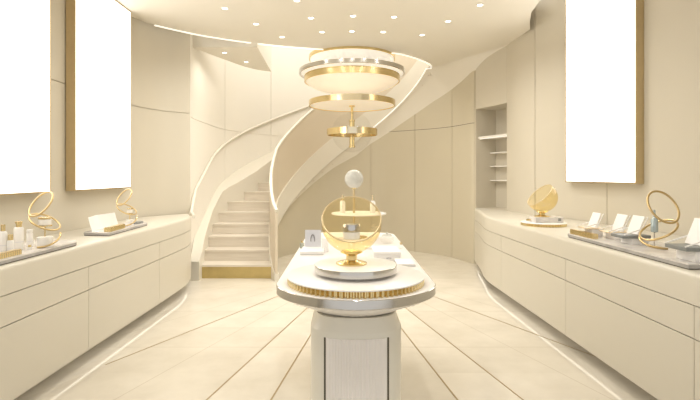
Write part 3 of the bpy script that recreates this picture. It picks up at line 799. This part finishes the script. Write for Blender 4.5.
bottle(-2.10, 3.13, TT, .012, .018, .014, .010, 'tiny gold-capped flask at the foot of the tallest white bottle')
bottle(-2.22, 2.84, TT, .024, .130, .040, .013, 'white gold-capped bottle left of the photo edge on the tray')

def fluted_bar(p, q, z, h, w, label):
    p, q = V2(p), V2(q); c = (p + q) / 2; d = (q - p).normalized(); n = Vector((-d.y, d.x)); L = (q - p).length
    t = thing('fluted_bar', label, 'display block', (c.x, c.y, z), 'fluted gold blocks')
    m = max(6, int(L / .018)); f = []; bk = []
    for i in range(m * 4 + 1):
        s = L * i / (m * 4); e = .005 if (i % 4) in (1, 2) else 0
        f.append(p + d * s - n * (w / 2 + e)); bk.append(p + d * s + n * (w / 2 + e))
    MB().prism(f + bk[::-1], z, z + h).build('fluted_block', 'gold', t, smooth=0)
    MB().prism([p - n * w * .4, q - n * w * .4, q + n * w * .4, p + n * w * .4], z + h, z + h + .004).build('cap_plate', 'bronze', t, smooth=0)
fluted_bar((-2.055, 2.55), (-2.055, 2.96), TT, .028, .04, 'low fluted gold block at the front of the bottle tray')
fluted_bar((-2.075, 4.10), (-2.095, 4.42), TT, .036, .05, 'fluted gold block in front of the open white leaflet')
fluted_bar((1.94, 3.64), (1.925, 3.98), TR, .036, .04, 'fluted gold block at the far front corner of the right tray')

def hoops(loc, sc, mir, label, yaw=0.0, zt=.30, zm=.115, za=.05, ub=.060):
    t = thing('hoop_sculpture', label, 'display stand', loc, 'gold hoop stands')
    mx = -1 if mir else 1; o = Vector(loc)
    def W(x, y, z):
        v = Vector((x * mx * sc * .86, y * sc, z * sc)); v.rotate(Matrix.Rotation(yaw, 3, 'Z')); return o + v
    def ring(c, a, bz):
        r = math.hypot(a[0], a[1]); bx = -bz * a[1] / a[0] if abs(a[0]) > 1e-6 else 0
        by = math.sqrt(max(1e-6, r * r - bx * bx - bz * bz))
        return [W(c[0] + a[0] * math.cos(p) + bx * math.sin(p), c[1] + by * math.sin(p), c[2] + a[1] * math.cos(p) + bz * math.sin(p)) for p in [2 * PI * i / 48 for i in range(48)]]
    rad = .0085 * sc
    MB().tube(ring((.052, 0, zt), (.098, -.098), ub), rad, 8, True).build('upper_hoop', 'hoopgold', t, smooth=60)
    MB().tube(ring((.017, 0, zm), (.138, .0535), .045), rad, 8, True).build('middle_hoop', 'hoopgold', t, smooth=60)
    arm = []
    for i in range(20):
        a = PI + math.radians(130) * i / 19
        arm.append(W(.0 + .125 * math.cos(a), .118 * math.sin(a), .009 + za * (1 - i / 19) ** 2))
    MB().tube(arm, rad, 8).build('foot_arm', 'hoopgold', t, smooth=60)
    return t
hoops((-2.075, 3.27, TT), .76, True, 'stack of tilted gold hoops beside the white bottles, left counter', .56, .39, .226, .11, .042)
hoops((-2.125, 4.60, TT), .72, True, 'stack of tilted gold hoops behind the open white leaflet, left counter', .44, .39, .226, .11, .042)
hoops((2.125, 3.21, TR), .90, False, 'large stack of tilted gold hoops round a grey tube, right counter', -.58, .31, .135, .065)

def jar_stand(x, y, z, r, label, k=1.0):
    t = thing('jar_riser', label, 'jar stand', (x, y, z), 'white jar stands')
    MB().cyl(r, z, z + .062 * k, (x, y), 32, .003).build('riser', 'bottle', t, smooth=40)
    MB().cyl(.004, z + .062 * k, z + .125 * k, (x, y), 12).build('stem', 'gold', t)
    MB().cyl(r * .9, z + .125 * k, z + .131 * k, (x, y), 28).build('dish', 'gold', t)
    j = thing('cosmetic_jar', label.replace('gold stem and dish on a white drum', 'white cream jar with gold band, held up'), 'jar', (x, y, z + .131 * k), 'cosmetic jars')
    MB().cyl(r * .8, z + .131 * k, z + .168 * k, (x, y), 28, .003).build('body', 'bottle', j, smooth=40)
    MB().lathe([(r * .8, z + .168 * k), (r * .85, z + .172 * k), (r * .85, z + .178 * k), (.001, z + .178 * k)], (x, y, 0), 28).build('lid', 'gold', j, smooth=40)
jar_stand(-2.075, 3.25, TT, .049, 'gold stem and dish on a white drum in the gold hoops by the bottles', 1.15)
jar_stand(-2.115, 4.62, TT, .034, 'gold stem and dish on a white drum in the gold hoops by the leaflet', .95)
# grey tube held in the right hoops
t = thing('serum_stand', 'slim blue-grey tube on a pin inside the right counter gold hoops', 'product stand', (2.12, 3.22, TR))
MB().box(2.09, 2.15, 3.19, 3.25, TR, TR + .008, .002).build('base_plate', 'tan', t)
MB().cyl(.004, TR + .008, TR + .10, (2.12, 3.22), 12).build('pin', 'chrome', t)
MB().lathe([(.001, TR + .10), (.020, TR + .105), (.022, TR + .115), (.022, TR + .19), (.014, TR + .20), (.008, TR + .205), (.006, TR + .255), (.001, TR + .258)], (2.12, 3.22, 0), 24).build('tube', 'steelblue', t, smooth=50)

# open leaflet
t = thing('open_leaflet', 'white folded leaflet standing open on the far left marble tray', 'leaflet', (-2.26, 4.35, TT))
for p, q in (((-2.205, 4.10), (-2.275, 4.38)), ((-2.275, 4.38), (-2.25, 4.66))):
    p, q = V2(p), V2(q); d = (q - p).normalized(); n = Vector((-d.y, d.x)) * .0025
    lean = Vector((-.035, 0))
    b = MB(); b.rings([[(v.x, v.y, TT) for v in (p - n, q - n, q + n, p + n)], [(v.x, v.y, TT + .125) for v in (p - n + lean, q - n + lean, q + n + lean, p + n + lean)]])
    b.build('page', 'paper', t, smooth=0)
o = tag(MB().box(-2.20, -2.10, 4.76, 4.90, TT, TT + .018, .002).build('slate_block', 'darkslate', loc=(-2.15, 4.83, TT)), 'small slate block at the far end of the leaflet tray', 'stone block')

# white boxes with chair-like card holders on the right tray
def card_stand(x, y, w, boxh, plate, label, lab2, slate=False, sc=1.0):
    t = thing('display_box', label, 'box', (x, y, TR), 'white display boxes')
    MB().box(x - w / 2, x + w / 2, y - .06 * sc, y + .06 * sc, TR, TR + boxh, .002).build('box_body', 'paper', t)
    pm = 'darkslate' if slate else 'tan'; z = TR + boxh; th_ = .022 if slate else .008
    MB().box(x - w / 2 - plate, x + w / 2 + .01, y - .068 * sc, y + .068 * sc, z, z + th_, .0015).build('slate_top' if slate else 'top_plate', pm, t)
    e = thing('card_easel', lab2, 'card holder', (x, y, z + th_), 'white card easels'); z += th_
    # seat strut, leaning card, two side struts
    H = .118 * sc; bx = x - .02 * sc
    def bar(p, q, r, y0, y1):
        p, q = Vector((p[0], 0, p[1])), Vector((q[0], 0, q[1])); d = (q - p).normalized(); n = Vector((-d.z, 0, d.x)) * r
        b = MB(); b.rings([[(v.x, yy, v.z) for v in (p - n, q - n, q + n, p + n)] for yy in (y0, y1)]); return b
    bar((bx + .005, z + .004), (bx + .05 * sc, z + H), .003, y - .06 * sc, y + .06 * sc).build('card', 'paper', e, smooth=0)
    for s in (-1, 1):
        bar((bx - .085 * sc, z + .004), (bx + .022 * sc, z + .038 * sc), .0035, y + s * .063 * sc - .003, y + s * .063 * sc + .003).build('strut', 'paper', e, smooth=0)
        bar((bx + .012 * sc, z + .004), (bx + .065 * sc, z + H * .98), .003, y + s * .064 * sc - .003, y + s * .064 * sc + .003).build('side_rail', 'paper', e, smooth=0)
card_stand(2.02, 3.82, .085, .062, .05, 'white box with champagne top plate, farthest box on the right tray', 'white leaning card easel on the farthest right tray box')
card_stand(2.13, 3.66, .13, .05, .05, 'white box with champagne top plate, second box on the right tray', 'white leaning card easel on the second right tray box', sc=1.1)
card_stand(2.095, 3.40, .12, .045, .07, 'white box with slate top just left of the large gold hoops', 'white leaning card easel on the slate-topped box left of the hoops', True, 1.12)
card_stand(2.06, 2.74, .15, .062, .06, 'white box with slate top at the right edge of the photo', 'white leaning card easel at the right edge of the photo', True, 1.3)

# fluted disc with second globe on the right counter
gc = (2.09, 4.95)
fluted_disc(gc, .225, HCn, .034, 'round plinth with fluted gold edge at the far end of the right counter', 44)
t = thing('glass_block', 'pale rectangular block with steel corner under the right counter globe', 'display block', (gc[0] + .03, gc[1], HCn + .034))
z = HCn + .034
MB().box(gc[0] - .12, gc[0] + .17, gc[1] - .09, gc[1] + .09, z, z + .058, .003).build('block', 'marble', t)
MB().box(gc[0] + .115, gc[0] + .145, gc[1] - .0915, gc[1] - .0895, z + .018, z + .048).build('steel_plate', 'darkslate', t)
globe((gc[0] - .015, gc[1]), z + .058, 1.214, .155, (-.706, -.085, .70), 'open amber glass globe tilted left on the right counter')
t = thing('gold_lid_jar', 'small gold lidded pot on the fluted disc left of the right globe', 'jar', (1.955, 5.0, z))
MB().cyl(.026, z, z + .012, (1.955, 5.0), 24, .002).build('pot', 'bottle', t)
MB().lathe([(.027, z + .012), (.027, z + .022), (.012, z + .030), (.001, z + .031)], (1.955, 5.0, 0), 24).build('lid', 'gold', t, smooth=50)

# ------------------------------------------------------------------ world, camera, colour
w = bpy.data.worlds.new('World'); bpy.context.scene.world = w; w.use_nodes = True
bg = w.node_tree.nodes['Background']; bg.inputs[0].default_value = (1.0, 0.975, 0.94, 1); bg.inputs[1].default_value = 1.25
cam = bpy.data.cameras.new('camera'); co = bpy.data.objects.new('camera', cam); C.objects.link(co)
co.location = (0, 0, EYE); co.rotation_euler = (PI / 2, 0, 0)
cam.sensor_width = 36; cam.lens = 36 * F / 700; cam.shift_x = (350 - VX) / 700; cam.shift_y = -(200 - VY) / 700
cam.clip_start = .05; cam.clip_end = 60
sc = bpy.context.scene; sc.camera = co
sc.view_settings.view_transform = 'Standard'; sc.view_settings.look = 'None'; sc.view_settings.gamma = 1
sc.view_settings.exposure = -0.58; sc.view_settings.use_curve_mapping = False
sc.cycles.max_bounces = 10; sc.cycles.diffuse_bounces = 6; sc.cycles.transparent_max_bounces = 16
sc.cycles.use_denoising = True; sc.cycles.sample_clamp_indirect = 4.0
for o in C.objects:
    if '_o' in o: del o['_o']
